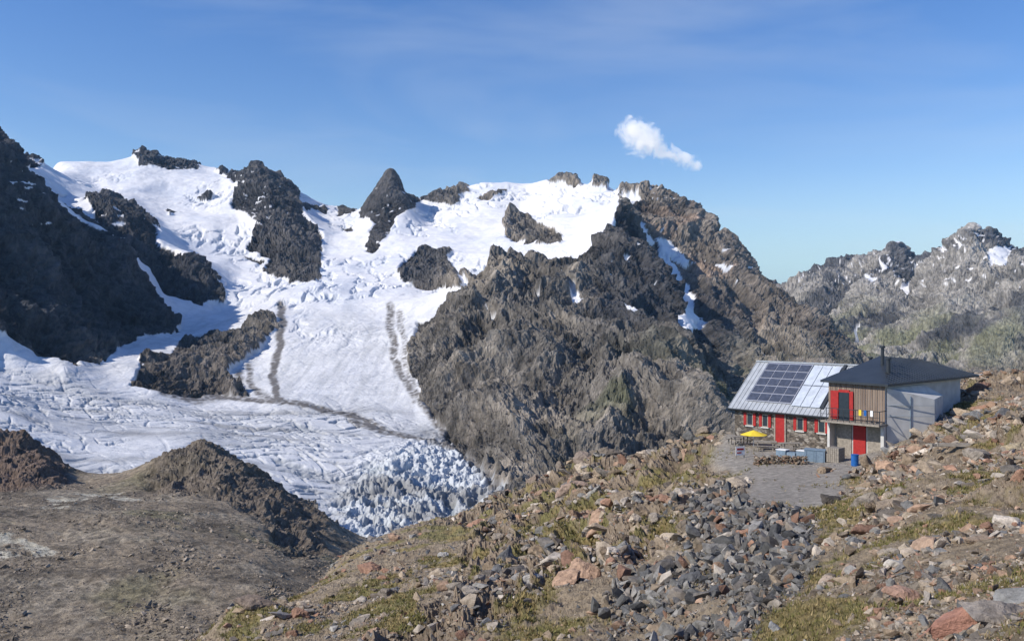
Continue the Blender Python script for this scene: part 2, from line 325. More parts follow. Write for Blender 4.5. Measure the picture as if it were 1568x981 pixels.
C=mix(C,(0.14,0.135,0.065),sstep(0.1,0.6,fbm(X+180,Y,Z,50,5))*0.5)
C=mix(C,(0.12,0.100,0.082),kb*0.8)
C=mix(C,(0.15,0.097,0.072),kb*(px<200)*0.5)
C*=np.clip(1+.25*(fbm(X,Y,Z,6,4,.7,True)-.4),.5,1.6)[...,None]
pn=fbm(X,Y,Z,9,4)
pale=np.maximum(inpoly(px+f1*25,PY+f1*8,[(-250,825),(20,818),(78,838),(40,850),(0,858),(-250,860)]),inpoly(px+f1*40,PY+f1*12,[(85,778),(120,752),(190,748),(205,762),(150,772),(120,790),(95,790)]))
C=mix(C,(0.48,0.45,0.36),pale*sstep(-0.3,0.2,pn)*0.9)
V=np.stack([X2,Y2,Z2],-1).reshape(-1,3);Q=gridquads(NY,NX)
mesh_np('gravel_basin_terrain',V,Q,C.reshape(-1,3),False,cover_mat('basin_gravel',0.5,0.6,0.5,0.95,5.0))
midV=V.copy(); midpx=px.ravel();midpy=PY.ravel();midk=kb.ravel()
# ============================================================ NEAR TERRAIN
ctrl=[]
for p in [(1820,981,9),(1568,981,11),(1400,981,14),(1200,981,19),(1000,981,26),(800,981,32),(600,981,38),(450,985,45),(350,1010,48),
 (1820,1300,4.5),(1568,1300,5),(1200,1250,8),(800,1250,12),(400,1250,16),(0,1300,18),(-250,1300,18),
 (1820,900,13),(1568,900,15),(1568,800,25),(1568,700,42),(1568,640,60),(1820,650,50),(1820,560,85),(1568,575,86),(1500,570,90),(1480,586,84),(1440,600,86),(1430,640,70),(1440,665,62),
 (1440,700,50),(1400,760,38),(1400,850,24),(1300,850,29),(1360,690,63),(1340,715,60),(1480,640,68),(1520,720,40),(1480,800,28),
 (1120,664,88),(1125,668,80),(1160,690,73),(1200,700,68),(1290,702,66),(1300,690,74),(1268,672,80),(1340,672,80),(1400,660,84),(1250,740,56),(1150,740,58),(1150,765,50),(1250,780,45),(1100,700,72),
 (1200,880,28),(1200,820,37),(1090,663,94),(1060,668,98),(1070,720,70),(1060,780,50),(1080,860,34),
 (1000,900,35),(1000,820,48),(1000,765,65),(1000,710,92),(960,710,98),(920,702,100),(870,710,104),(900,760,78),(900,830,52),(900,900,38),
 (800,900,45),(800,850,60),(800,805,80),(800,755,105),(840,740,104),(760,768,105),(700,796,105),(700,850,68),(700,910,46),(620,814,105),(560,832,100),(520,860,88),(600,920,52),(600,870,70),
 (480,900,72),(430,928,62),(370,925,58),(500,940,55),(350,940,60),(300,985,60),
 (200,1080,55),(0,1120,55),(-250,1150,55),(300,1060,90),(0,1150,100),(-250,1150,100),(430,1000,95),(520,960,130),(620,930,150),(700,920,150),(800,900,150),(870,880,150),(1000,860,150),(1100,820,140),(1200,760,140),(1300,740,140),(1568,690,135),(1820,690,135),
 (1820,760,200),(1568,780,200),(1200,850,200),(800,980,200),(400,1100,200),(-250,1200,200),(1430,650,110),(1300,680,105)]: pt(*p)
NX,NY=1400,1000
px,PY,X,Y,Z,pxl,vl=grid(ctrl,5.0,5,200,NX,NY)
nrm=normals(X,Y,Z)
f1=fbm(X,Y,Z,9,5); f2=fbm(X+50,Y,Z,3,5)
terr=inpoly(px+f1*6,PY+f1*5,[(1085,690),(1120,660),(1440,640),(1350,690),(1330,715),(1295,735),(1285,770),(1230,785),(1130,770),(1150,735),(1090,712)])*1.0
tb=blur(terr,8,3)
slp=inpoly(px+f1*26,PY+f1*22,[(1085,750),(1110,735),(1165,765),(1245,805),(1235,880),(1160,990),(900,1000),(940,930),(1000,880),(1040,830)])*1.0
slide=blur(slp,12,4)*np.clip(.75+f1*.9,.15,1)
outc=sstep(0.05,0.5,fbm(X+20,Y,Z,14,3))*(1-tb)
rdg=inpoly(px+f1*12,PY+f1*10,[(700,880),(720,800),(760,755),(900,690),(1060,660),(1085,740),(1060,800),(980,850),(880,900),(760,900)])*1.0
outc=np.maximum(outc,rdg*0.85)
ob_=blur(outc,3,3)*(1-.7*slide)
su=X*0.8+Z*0.9+Y*0.15; sv_=Y*0.5-X*0.2; sw=Z*0.8-X*0.3
ribs=fbm(su,sv_*0.6,sw*0.4,3.6,7,0.6,True)
nearf=np.clip(Y/35,0.35,1.0)
dsp=(f1*0.45*(1-tb*0.92)+(ribs-0.55)*0.75*ob_*(1-tb*0.95)+(fbm(X,Y,Z,1.3,5,0.65,True)-.6)*0.08*(1-tb*0.9))*nearf
X2=X+nrm[...,0]*dsp;Y2=Y+nrm[...,1]*dsp;Z2=Z+nrm[...,2]*dsp
C=np.zeros(px.shape+(3,));C[:]=(0.275,0.218,0.150)
C=mix(C,(0.18,0.14,0.098),sstep(-0.2,0.6,f2)*0.7)
C=mix(C,(0.37,0.305,0.23),sstep(0.1,0.7,fbm(X+9,Y,Z,1.2,4))*0.5)
C=mix(C,(0.20,0.155,0.112),ob_*0.8)
C*=np.clip(1+.3*(ribs-.6),.5,1.3)[...,None]**ob_[...,None]
g=fbm(X+33,Y+5,Z,5,6,.6)
gz=inpoly(px,PY,[(640,800),(800,770),(870,715),(1000,715),(1060,690),(1160,690),(1150,740),(1060,760),(980,800),(880,850),(700,860),(560,890),(500,981),(640,981),(640,900)])*0.30+inpoly(px,PY,[(1230,790),(1300,750),(1440,740),(1568,740),(1568,830),(1400,860),(1300,880),(1230,900)])*0.26
grs=sstep(0.05,0.45,g+gz-0.08)*(1-slide)*(1-0.85*tb)
C=mix(C,(0.165,0.15,0.05),grs*0.8)
C=mix(C,(0.26,0.195,0.09),grs*sstep(-.1,0.4,f2)*0.75)
C=mix(C,(0.14,0.128,0.11),slide*0.8)
C=mix(C,(0.30,0.275,0.24),tb*0.9)
V=np.stack([X2,Y2,Z2],-1).reshape(-1,3);Q=gridquads(NY,NX)
mesh_np('rocky_hillside_ground',V,Q,C.reshape(-1,3),False,cover_mat('hillside_soil_and_turf',2.5,0.12,0.45,0.95,5.0))
NV=V.reshape(NY,NX,3)
def ground(pxv,Yv):
    i=np.interp(pxv,pxl,np.arange(NX)); j=np.interp(math.log(Yv),vl,np.arange(NY))
    return float(NV[int(round(j)),int(round(i)),2])
# ============================================================ ROCKS
def hull_variant(npts,detail=False):
    p=rng.normal(size=(npts,3));p/=np.linalg.norm(p,axis=1)[:,None];p*=rng.uniform(.85,1.1,(npts,1))
    for _ in range(3):
        d=rng.normal(size=3);d/=np.linalg.norm(d);h=rng.uniform(.35,.6);t=p@d;p=np.where((t>h)[:,None],p-(t-h)[:,None]*d,p)
    p=p*np.array([rng.uniform(0.9,1.6),rng.uniform(0.6,1.0),rng.uniform(0.35,0.8)])
    bm=bmesh.new()
    for q in p: bm.verts.new(q)
    r=bmesh.ops.convex_hull(bm,input=bm.verts)
    dead=[g for g in set(r['geom_interior']+r['geom_unused']) if isinstance(g,bmesh.types.BMVert)]
    if dead: bmesh.ops.delete(bm,geom=dead,context='VERTS')
    if detail:
        bmesh.ops.dissolve_limit(bm,angle_limit=.12,verts=bm.verts,edges=bm.edges)
        bmesh.ops.bevel(bm,geom=list(bm.edges),offset=.045,segments=1,affect='EDGES')
        bmesh.ops.triangulate(bm,faces=bm.faces)
        for _ in range(3):
            long=[e for e in bm.edges if e.calc_length()>.13]
            if not long: break
            bmesh.ops.subdivide_edges(bm,edges=long,cuts=1);bmesh.ops.triangulate(bm,faces=bm.faces)
    else: bmesh.ops.triangulate(bm,faces=bm.faces)
    bm.verts.ensure_lookup_table();bm.verts.index_update()
    v=np.array([x.co[:] for x in bm.verts]);f=np.array([[y.index for y in x.verts] for x in bm.faces]);bm.free()
    if detail:
        k=rng.uniform(0,50)
        v=v*(1+.08*fbm(v[:,0]+k,v[:,1],v[:,2],.7,4,.6,True)[:,None]-.03)
    return v,f
def scatter(name,pos,size,cols,npts,mat,nvar=14,tilt=0.5,detail=False):
    n=len(pos);k=rng.integers(0,nvar,n);yaw=rng.uniform(0,6.283,n);tx=rng.normal(0,tilt,n);ty=rng.normal(0,tilt,n)
    cz,sz=np.cos(yaw),np.sin(yaw);cx_,sx_=np.cos(tx),np.sin(tx);cy_,sy_=np.cos(ty),np.sin(ty)
    o=np.zeros(n);e=np.ones(n)
    Rz=np.stack([cz,-sz,o,sz,cz,o,o,o,e],-1).reshape(n,3,3)
    Rx=np.stack([e,o,o,o,cx_,-sx_,o,sx_,cx_],-1).reshape(n,3,3)
    Ry=np.stack([cy_,o,sy_,o,e,o,-sy_,o,cy_],-1).reshape(n,3,3)
    R=Rx@Ry@Rz;VV=[];FF=[];CC=[];base=0
    for j in range(nvar):
        v,f=hull_variant(npts,detail);m=np.where(k==j)[0]
        if len(m)==0: continue
        W=np.einsum('nij,vj->nvi',R[m],v)*size[m][:,None,None]+pos[m][:,None,:]
        VV.append(W.reshape(-1,3));FF.append((f[None]+(np.arange(len(m))*len(v))[:,None,None]).reshape(-1,3)+base)
        CC.append(np.repeat(cols[m],len(v),axis=0));base+=len(m)*len(v)
    return mesh_np(name,np.concatenate(VV),np.concatenate(FF),np.concatenate(CC),False,mat)
stone=cover_mat('weathered_stone',4.0,0.05,0.45,0.92,5.0)
pal_warm=np.array([[.35,.275,.195],[.42,.345,.26],[.27,.205,.14],[.38,.255,.175],[.25,.215,.175],[.47,.41,.34],[.32,.19,.13],[.35,.30,.24],[.19,.155,.12]])
pal_grey=np.array([[.14,.137,.13],[.175,.17,.16],[.10,.10,.10],[.21,.20,.18],[.155,.14,.125],[.27,.255,.23]])
pxf=px.ravel();pyf=PY.ravel();sl=slide.ravel();tbf=tb.ravel();Yf=Y.ravel();gf=grs.ravel();rdf=blur(rdg,3,3).ravel()
cell=(np.gradient(X,axis=1)*np.gradient(Y,axis=0)).ravel()
def choose(w,n):
    w=np.clip(w,0,None);cs=np.cumsum(w);return np.clip(np.searchsorted(cs,rng.uniform(0,cs[-1],n)),0,len(w)-1)
vis=(pyf>560)&(pyf<1060)&(pxf>-50)&(pxf<1640)&(Yf<112)&(Yf>7.5)
cl=np.clip(perlin(V[:,0]/5,V[:,1]/5,V[:,2]/5)*2.6+0.55,0.06,1.6)
def place(idx,size,sink=0.25):
    p=V[idx].copy();sp=0.4*np.minimum(size,0.5)+.02
    p[:,0]+=rng.normal(0,1,len(idx))*sp;p[:,1]+=rng.normal(0,1,len(idx))*sp
    p[:,2]+=size*(0.5-sink)*0.5
    return p
def sizes(n,lo,hi,a=2.4):
    u=rng.uniform(0,1,n);return (lo**(1-a)+u*(hi**(1-a)-lo**(1-a)))**(1/(1-a))
wperp=cell*Yf**-1.3
n=21000;i=choose(vis*sl**1.5*(1-tbf)*wperp,n);s_=sizes(n,0.04,0.52,2.5)*np.clip(Yf[i]/32,0.55,1.15)
cc=np.where((rng.uniform(0,1,n)<.27)[:,None],pal_warm[rng.integers(0,9,n)]*.85,pal_grey[rng.integers(0,6,n)])*rng.uniform(.55,1.2,(n,1))
scatter('scree_blocks',place(i,s_,0.12),s_,cc,13,stone,28,0.7)
right=sstep(1180,1400,pxf)
n=60000;i=choose(vis*(1-.8*sl)*(1-0.95*tbf)*(1-0.7*gf)*cl*(0.42+1.3*right+.4*rdf)*wperp,n);s_=sizes(n,0.022,0.36,2.5)*np.clip(Yf[i]/25,0.5,1.6)
wm=rng.uniform(0,1,n)<(0.72+0.2*right[i])
cc=np.where(wm[:,None],pal_warm[rng.integers(0,9,n)],pal_grey[rng.integers(0,6,n)]*1.2)*rng.uniform(.7,1.2,(n,1))
scatter('hillside_stones',place(i,s_,0.3),s_,cc,12,stone,24,0.4)
n=1500;i=choose(vis*(1-0.98*tbf)*(1-sl*0.5)*(1-.6*gf*(1-rdf))*cl*(0.2+1.1*right+1.2*rdf)*wperp*np.clip(Yf/40,.4,2),n);s_=sizes(n,0.26,1.1,2.9)*np.clip(Yf[i]/42,0.28,1.2)
wm=rng.uniform(0,1,n)<0.85
cc=np.where(wm[:,None],pal_warm[rng.integers(0,9,n)],pal_grey[rng.integers(0,6,n)]*1.3)*rng.uniform(.6,1.1,(n,1))
scatter('boulders',place(i,s_,0.5),s_,cc,18,stone,24,0.4,True)
vm=(midpy>740)&(midpy<1010)&(midpx<620)&(midpx>-60)
n=18000;i=choose(vm*np.clip(perlin(midV[:,0]/20,midV[:,1]/20,midV[:,2]/20)*2.5+.5,0.05,1.3),n);s_=sizes(n,0.14,1.4,2.7)
scatter('basin_stones',midV[i]+np.array([0,0,.1]),s_,np.array([.21,.175,.135])*rng.uniform(.45,1.7,(n,1)),11,cover_mat('basin_stone',1.0,0.1,0.3),12,0.4)
# short alpine turf
n=20000;i=choose(vis*(Yf<75)*gf*wperp,n);p=V[i]+rng.normal(0,.08,(n,3))*np.array([1,1,0]);nb=6
hh=rng.uniform(.04,.12,(n,1))*np.clip(Yf[i]/25,.6,1.6)[:,None]
an=rng.uniform(0,6.283,(n,nb));le=rng.uniform(.3,1.1,(n,nb))*hh;r0=rng.uniform(0,.09,(n,nb))
bx=p[:,0:1]+r0*np.cos(an);by=p[:,1:2]+r0*np.sin(an);bz=np.repeat(p[:,2:3]-.02,nb,1);wdt=hh*.16
ax=-np.sin(an)*wdt;ay=np.cos(an)*wdt
T=np.stack([np.stack([bx+ax,by+ay,bz],-1),np.stack([bx-ax,by-ay,bz],-1),np.stack([bx+np.cos(an)*le,by+np.sin(an)*le,bz+hh*rng.uniform(.6,1.2,(n,nb))+.02],-1)],2).reshape(-1,3)
gc=np.array([[.15,.145,.045],[.25,.195,.085],[.13,.12,.04],[.31,.24,.12]])[rng.integers(0,4,n)]*rng.uniform(.8,1.2,(n,1))
mesh_np('alpine_grass',T,np.arange(len(T)).reshape(-1,3),np.repeat(gc,nb*3,axis=0),False,cover_mat('dry_alpine_grass',3,.0,.3))
# ============================================================ HUT
def empty(name,loc=(0,0,0),rz=0):
    e=bpy.data.objects.new(name,None);e.location=loc;e.rotation_euler=(0,0,rz);scene.collection.objects.link(e);return e
def poly(name,verts,faces,mat,parent=None):
    me=bpy.data.meshes.new(name);me.from_pydata([tuple(v) for v in verts],[],faces);me.materials.append(mat);me.update()
    o=bpy.data.objects.new(name,me);scene.collection.objects.link(o);o.parent=parent;return o
BF=[(0,3,2,1),(4,5,6,7),(0,1,5,4),(1,2,6,5),(2,3,7,6),(3,0,4,7)]
def boxes(name,lst,mat,parent=None):
    V=[];Fc=[]
    for (x0,x1,y0,y1,z0,z1) in lst:
        b=len(V);V+=[(x0,y0,z0),(x1,y0,z0),(x1,y1,z0),(x0,y1,z0),(x0,y0,z1),(x1,y0,z1),(x1,y1,z1),(x0,y1,z1)]
        Fc+=[tuple(b+k for k in f) for f in BF]
    return poly(name,V,Fc,mat,parent)
def cyl(name,r,z0,z1,mat,parent=None,loc=(0,0,0),n=16,r2=None):
    r2=r if r2 is None else r2;V=[];Fc=[]
    for k in range(n):
        a=2*math.pi*k/n;V.append((loc[0]+r*math.cos(a),loc[1]+r*math.sin(a),loc[2]+z0))
    for k in range(n):
        a=2*math.pi*k/n;V.append((loc[0]+r2*math.cos(a),loc[1]+r2*math.sin(a),loc[2]+z1))
    for k in range(n): Fc.append((k,(k+1)%n,n+(k+1)%n,n+k))
    Fc.append(tuple(range(n-1,-1,-1)));Fc.append(tuple(range(n,2*n)))
    return poly(name,V,Fc,mat,parent)
def masonry():
    m,nt,b=new_mat('rubble_masonry');N=nt.nodes;L=nt.links
    tc=N.new('ShaderNodeTexCoord');v=N.new('ShaderNodeTexVoronoi');v.inputs['Scale'].default_value=3.0
    mp=N.new('ShaderNodeMapping');mp.inputs['Scale'].default_value=(1,1,1.7);L.new(tc.outputs['Object'],mp.inputs[0]);L.new(mp.outputs[0],v.inputs['Vector'])
    sp=N.new('ShaderNodeSeparateColor');L.new(v.outputs['Color'],sp.inputs[0])
    r=N.new('ShaderNodeValToRGB');cr=r.color_ramp;cr.elements[0].color=(.06,.052,.045,1);cr.elements[1].color=(.32,.29,.25,1)
    e=cr.elements.new(.5);e.color=(.15,.125,.10,1)
    L.new(sp.outputs[0],r.inputs[0])
    v2=N.new('ShaderNodeTexVoronoi');v2.feature='DISTANCE_TO_EDGE';v2.inputs['Scale'].default_value=3.0;L.new(mp.outputs[0],v2.inputs['Vector'])
    mr=N.new('ShaderNodeMapRange');mr.inputs[2].default_value=0.05;L.new(v2.outputs[0],mr.inputs[0])
    mx=N.new('ShaderNodeMix');mx.data_type='RGBA';mx.inputs[6].default_value=(.16,.15,.14,1);L.new(mr.outputs[0],mx.inputs[0]);L.new(r.outputs[0],mx.inputs[7]);L.new(mx.outputs[2],b.inputs['Base Color'])
    bp=N.new('ShaderNodeBump');bp.inputs['Distance'].default_value=.05;L.new(mr.outputs[0],bp.inputs['Height']);L.new(bp.outputs[0],b.inputs['Normal']);b.inputs['Roughness'].default_value=.9
    return m
def planks(name,c1,c2,period):
    m,nt,b=new_mat(name);N=nt.nodes;L=nt.links
    tc=N.new('ShaderNodeTexCoord');mp=N.new('ShaderNodeMapping');mp.inputs['Scale'].default_value=(1/period,1/period,0.15);L.new(tc.outputs['Object'],mp.inputs[0])
    n=N.new('ShaderNodeTexNoise');n.inputs['Scale'].default_value=2;n.inputs['Detail'].default_value=4;L.new(mp.outputs[0],n.inputs['Vector'])
    r=N.new('ShaderNodeValToRGB');r.color_ramp.elements[0].position=.35;r.color_ramp.elements[1].position=.65;r.color_ramp.elements[0].color=c1+(1,);r.color_ramp.elements[1].color=c2+(1,)
    L.new(n.outputs[0],r.inputs[0]);L.new(r.outputs[0],b.inputs['Base Color']);b.inputs['Roughness'].default_value=.8
    return m
M_mas=masonry();M_red=plain('red_paint',(.34,.028,.026),.55);M_zinc=plain('zinc_sheet',(.40,.42,.44),.5,.3,.15,1.5)
M_dark=plain('anthracite_metal',(.045,.052,.06),.45,.3,.15,1.0);M_wood=planks('larch_cladding',(.14,.10,.078),(.28,.215,.165),.3)
M_conc=plain('concrete',(.52,.51,.48),.9,0,.14,1.2,.01);M_glass=plain('window_glass',(.03,.04,.05),.08,0,.1);M_pv=plain('solar_cells',(.06,.07,.10),.15,0,.25,4)
M_alu=plain('aluminium',(.6,.6,.62),.35,.7,.05);M_blue=plain('blue_plastic',(.02,.11,.34),.45);M_yel=plain('yellow_canvas',(.75,.55,.05),.8,0,.1,3)
M_white=plain('white_paint',(.75,.75,.73),.6,0,.05);M_lwood=plain('weathered_wood',(.27,.24,.20),.85,0,.25,6);M_greyp=plain('blue_grey_plastic',(.17,.23,.29),.5);M_pale=plain('solar_collector_glass',(.44,.48,.54),.2,0,.15,2)
ANG=math.atan2(-.765,.644)
hut=empty('stone_mountain_hut',(20.1,80,0),ANG)
L_=11.3;ZG=-11.4;ZE=-7.55;ZR=-3.95
poly('walls',[(0,0,ZG),(L_,0,ZG),(L_,8,ZG),(0,8,ZG),(0,0,ZE),(L_,0,ZE),(L_,8,ZE),(0,8,ZE),(0,4,ZR-.05),(L_,4,ZR-.05)],
 [(0,1,5,4),(2,3,7,6),(1,2,6,9,5),(3,0,4,8,7)],M_mas,hut)
sl_=(ZR-ZE)/4
def rp(u,y,off):
    nl=math.hypot(1,sl_);return (u,y-off*sl_/nl,ZE+y*sl_+off/nl)
def rslab(lst,o0,o1,name,mat,back=False):
    V=[];Fc=[]
    for (u0,u1,y0,y1) in lst:
        b=len(V)
        for o in (o0,o1):
            for (u,y) in ((u0,y0),(u1,y0),(u1,y1),(u0,y1)):
                p=rp(u,y,o)
                if back:p=(p[0],8-p[1],p[2])
                V.append(p)
        Fc+=[tuple(b+k for k in f) for f in BF]
    return poly(name,V,Fc,mat,hut)
rslab([(-.35,L_+.2,-.45,4)],.05,.13,'roof_front',M_zinc);rslab([(-.35,L_+.2,-.45,4)],.05,.13,'roof_back',M_zinc,True)
rslab([(-.35+k*.42,-.31+k*.42,-.45,3.98) for k in range(28)],.131,.175,'roof_seams',M_zinc)
boxes('ridge_cap',[(-.37,L_+.2,3.8,4.2,ZR+.12,ZR+.22)],M_zinc,hut)
rslab([(-.36,L_+.2,-.52,-.44)],-.02,.1,'gutter',M_dark)
pv=[]
for r in range(5):
    for c in range(4):
        u=1.1+c*1.12;y=.35+r*.70
        pv.append((u+.03,u+1.06,y+.03,y+.64))
rslab([(1.05,5.62,.3,3.9)],.2,.23,'solar_panel_frames',M_alu);rslab(pv,.235,.26,'solar_panels',M_pv)
rslab([(5.75+c*.9,5.75+c*.9+.84,.15+r*1.85,.15+r*1.85+1.78) for c in range(3) for r in range(2)],.2,.26,'solar_collectors',M_pale)
rslab([(8.5,8.75,.1,3.95)],.18,.3,'collector_edge_frame',M_dark)  # dark frame along the right edge of the collectors
win=[(1.3,1.95),(2.9,3.5),(6.3,6.95),(8.3,8.95)]
zb=ZE-1.75
boxes('window_glass',[(a+.08,b-.08,-.03,.05,zb+.08,zb+1.0) for a,b in win],M_glass,hut)
boxes('window_frames',[t for a,b in win for t in [(a,a+.08,-.06,.05,zb,zb+1.1),(b-.08,b,-.06,.05,zb,zb+1.1),(a+.08,b-.08,-.06,.05,zb,zb+.08),(a+.08,b-.08,-.06,.05,zb+1.0,zb+1.1)]],M_lwood,hut)
boxes('shutters',[t for a,b in win for t in [(a-.3,a-.02,-.09,-.02,zb,zb+1.1),(b+.02,b+.3,-.09,-.02,zb,zb+1.1)]],M_red,hut)
boxes('sills',[(a-.1,b+.1,-.14,.02,zb-.1,zb-.003) for a,b in win],M_conc,hut)
boxes('door',[(4.25,5.15,-.07,.05,ZG+.9,ZE-.5)],M_red,hut)
boxes('door_frame',[(4.12,4.25,-.1,.05,ZG+.9,ZE-.5),(5.15,5.28,-.1,.05,ZG+.9,ZE-.5),(4.12,5.28,-.1,.05,ZE-.5,ZE-.38)],M_lwood,hut)
cyl('chimney_pipe',.14,-4.6,-3.2,M_dark,hut,(10.4,4.6,0));cyl('chimney_cap',.22,-3.2,-3.08,M_dark,hut,(10.4,4.6,0))
ann=empty('wooden_hut_annex',(20.1,80,0),ANG)
a0,a1,b0,b1=11.35,15.9,-3.64,9.0;ZT=-4.75;ZB=-7.65
boxes('upper_wall',[(a0,a1,b0,b1,ZB,ZT)],M_conc,ann)
boxes('cladding_boards',[(a0+.02+k*.19,a0+.02+k*.19+.15,b0-.04,b0-.003,ZB+.02,ZT-.02) for k in range(24)],M_wood,ann)
boxes('lower_wall',[(a0+.1,a1-.1,b0+.6,b1-.1,-12,ZB-.12)],M_conc,ann)
boxes('floor_slab',[(a0-.05,a1+.1,b0-1.1,b0+.62,ZB-.14,ZB-.003)],M_lwood,ann)
boxes('side_pier',[(a1-.25,a1,b0-.2,b0+.59,-12,ZB-.143),(a0+.0,a0+.2,b0-.2,b0+.59,-12,ZB-.143)],M_conc,ann)
boxes('lower_door',[(a0+1.75,a0+2.75,b0+.5,b0+.61,-10.45,-8.0)],M_red,ann)
boxes('lower_timber_lining',[(a0+.3,a0+1.6,b0+.52,b0+.6,-11,ZB-.2),(a0+2.9,a1-.35,b0+.52,b0+.6,-11,ZB-.2)],M_lwood,ann)
boxes('balcony_door',[(a0+.95,a0+1.75,b0-.14,b0-.05,ZB,ZB+2.15)],M_glass,ann)
boxes('open_shutters',[(a0+.25,a0+.9,b0-.16,b0-.07,ZB+.1,ZB+2.25),(a0+1.8,a0+2.1,b0-.16,b0-.07,ZB+.1,ZB+2.25),(a0+.9,a0+1.8,b0-.16,b0-.05,ZB+2.152,ZB+2.35)],M_red,ann)
rl=[(a0-.05,a1+.1,b0-1.1,b0-1.05,ZB+.95,ZB+1.0),(a0-.05,a1+.1,b0-1.1,b0-1.06,ZB+.5,ZB+.53)]
rl+=[(a0-.05+k*.47,a0-.01+k*.47,b0-1.1,b0-1.06,ZB,ZB+.95) for k in range(11)]
rl+=[(a1+.06,a1+.1,b0-1.04,b0,ZB+.95,ZB+1.0)]
boxes('balcony_railing',rl,M_dark,ann)
boxes('hanging_cloth_yellow',[(a0+3.1,a0+3.3,b0-1.15,b0-1.11,ZB+.6,ZB+1.02)],M_yel,ann)
boxes('hanging_cloth_blue',[(a0+3.5,a0+3.7,b0-1.15,b0-1.11,ZB+.6,ZB+1.02)],M_blue,ann)
boxes('hanging_cloth_white',[(a0+4.0,a0+4.2,b0-1.15,b0-1.11,ZB+.6,ZB+1.02)],M_white,ann)
o=.45
FL=(a0-o,b0-o,-4.62);FR=(a1+o,b0-o,-4.68);BR=(a1+o,b1+2.6,-4.6);P1=(a0+.2,4.0,-2.95);P2=(a0+.2,b1+2.6,-3.5);BL=(a0-o,b1+2.6,-3.9);ML=(a0-o,4.0,-3.4)
rv=[FL,FR,BR,P2,P1,BL,ML];th=.16
V=rv+[(p[0],p[1],p[2]-th) for p in rv];n=7
Fc=[(0,1,4),(1,2,3,4),(0,4,6),(6,4,3,5)]+[(n+0,n+4,n+1),(n+1,n+4,n+3,n+2),(n+0,n+6,n+4),(n+6,n+5,n+3,n+4)]
ring=[0,1,2,3,5,6]
for i_ in range(6):
    p_,q_=ring[i_],ring[(i_+1)%6];Fc.append((p_,n+p_,n+q_,q_))
poly('roof',V,Fc,M_dark,ann)
seamV=[];seamF=[]
def seam(p,q,w=.025,h=.05):
    p=Vector(p);q=Vector(q);d=(q-p).normalized();s_=d.cross(Vector((0,0,1))).normalized()*w;b=len(seamV)
    for e_ in (p,q):
        for t in (-s_,s_):
            for z in (.003,h): seamV.append(tuple(e_+t+Vector((0,0,z))))
    for f in [(0,1,3,2),(4,6,7,5),(0,4,5,1),(2,3,7,6),(1,5,7,3),(0,2,6,4)]: seamF.append(tuple(b+k for k in f))
def lerp(a,b,t): return tuple(a[i]+(b[i]-a[i])*t for i in range(3))
for k in range(1,24):
    t=k/24;e=lerp(FR,BR,t);tt=(e[1]-P1[1])/(P2[1]-P1[1])
    if tt>=0: seam(e,lerp(P1,P2,tt))
    else: seam(e,lerp(FR,P1,(e[1]-FR[1])/(P1[1]-FR[1])))
poly('roof_seams',seamV,seamF,M_dark,ann)
cyl('flue',.13,-4.2,-2.2,M_dark,ann,(13.2,1.2,0));cyl('flue_cowl',.22,-2.2,-2.02,M_dark,ann,(13.2,1.2,0))
cyl('vent_pipe',.16,-4.4,-3.0,M_dark,ann,(14.6,-.6,0));cyl('vent_cap',.24,-3.0,-2.85,M_dark,ann,(14.6,-.6,0))
cyl('antenna',.03,-4.0,-1.5,M_dark,ann,(12.6,2.6,0))
wing=empty('concrete_wing_wall')  # wedge added on the concrete side wall, turned so the sun lights it
x0,y0=27.7,65.55
WP=[(x0,y0),(x0+3.7,y0+.35),(x0+6.4,y0+4.6),(x0+4.4,y0+3.6)]
V=[(p[0],p[1],-12) for p in WP]+[(WP[0][0],WP[0][1],-5.0),(WP[1][0],WP[1][1],-5.85),(WP[2][0],WP[2][1],-5.9),(WP[3][0],WP[3][1],-5.0)]
poly('wall',V,BF,M_conc,wing)
boxes('formwork_joints',[(x0+.02,x0+3.6,y0+.0,y0+.05,z,z+.02) for z in(-6.3,-7.1)]+[(x0+1.8,x0+1.82,y0+.1,y0+.2,-9,-5.6)],M_greyp,wing)
# ============================================================ TERRACE OBJECTS
def place_at(p,Yd): return ((p-CX)/F*Yd,Yd,ground(p,Yd))
def picnic(p,Yd,rz,mat=M_lwood):
    e=empty('picnic_table',place_at(p,Yd),rz)
    boxes('top',[(-.9,.9,-.4+k*.2,-.22+k*.2,.71,.75) for k in range(4)],mat,e)
    boxes('benches',[(-.9,.9,-.85,-.6,.42,.46),(-.9,.9,.6,.85,.42,.46)],mat,e)
    boxes('legs',[(x-.04,x+.04,y-.04,y+.04,0,.71) for x in(-.6,.6) for y in(-.3,.3)]+[(x+.045,x+.1,-.8,.8,.36,.42) for x in(-.6,.6)]+[(x-.04,x+.04,y-.04,y+.04,0,.42) for x in(-.6,.6) for y in(-.72,.72)],mat,e)
picnic(1132,76,.3);picnic(1172,73,-.3);picnic(1210,71,.1)
e=empty('yellow_parasol',place_at(1154,75))
cyl('pole',.03,0,1.2,M_alu,e)
V=[(0,0,1.4)];n=12
for k in range(n):
    a=2*math.pi*k/n;r=1.15 if k%2==0 else 1.08;V.append((r*math.cos(a),r*math.sin(a),1.0))
poly('canopy',V,[(0,k+1,(k+1)%n+1) for k in range(n)],M_yel,e)
e=empty('sign_board',place_at(1133,70),.3)
boxes('posts',[(-.4,-.34,-.03,.03,0,1.0),(.34,.4,-.03,.03,0,1.0)],M_lwood,e);boxes('panel',[(-.4,.4,-.06,-.035,.25,.95)],M_white,e);boxes('stripe',[(-.3,.3,-.075,-.062,.65,.8),(-.3,.1,-.075,-.062,.4,.5)],M_red,e)
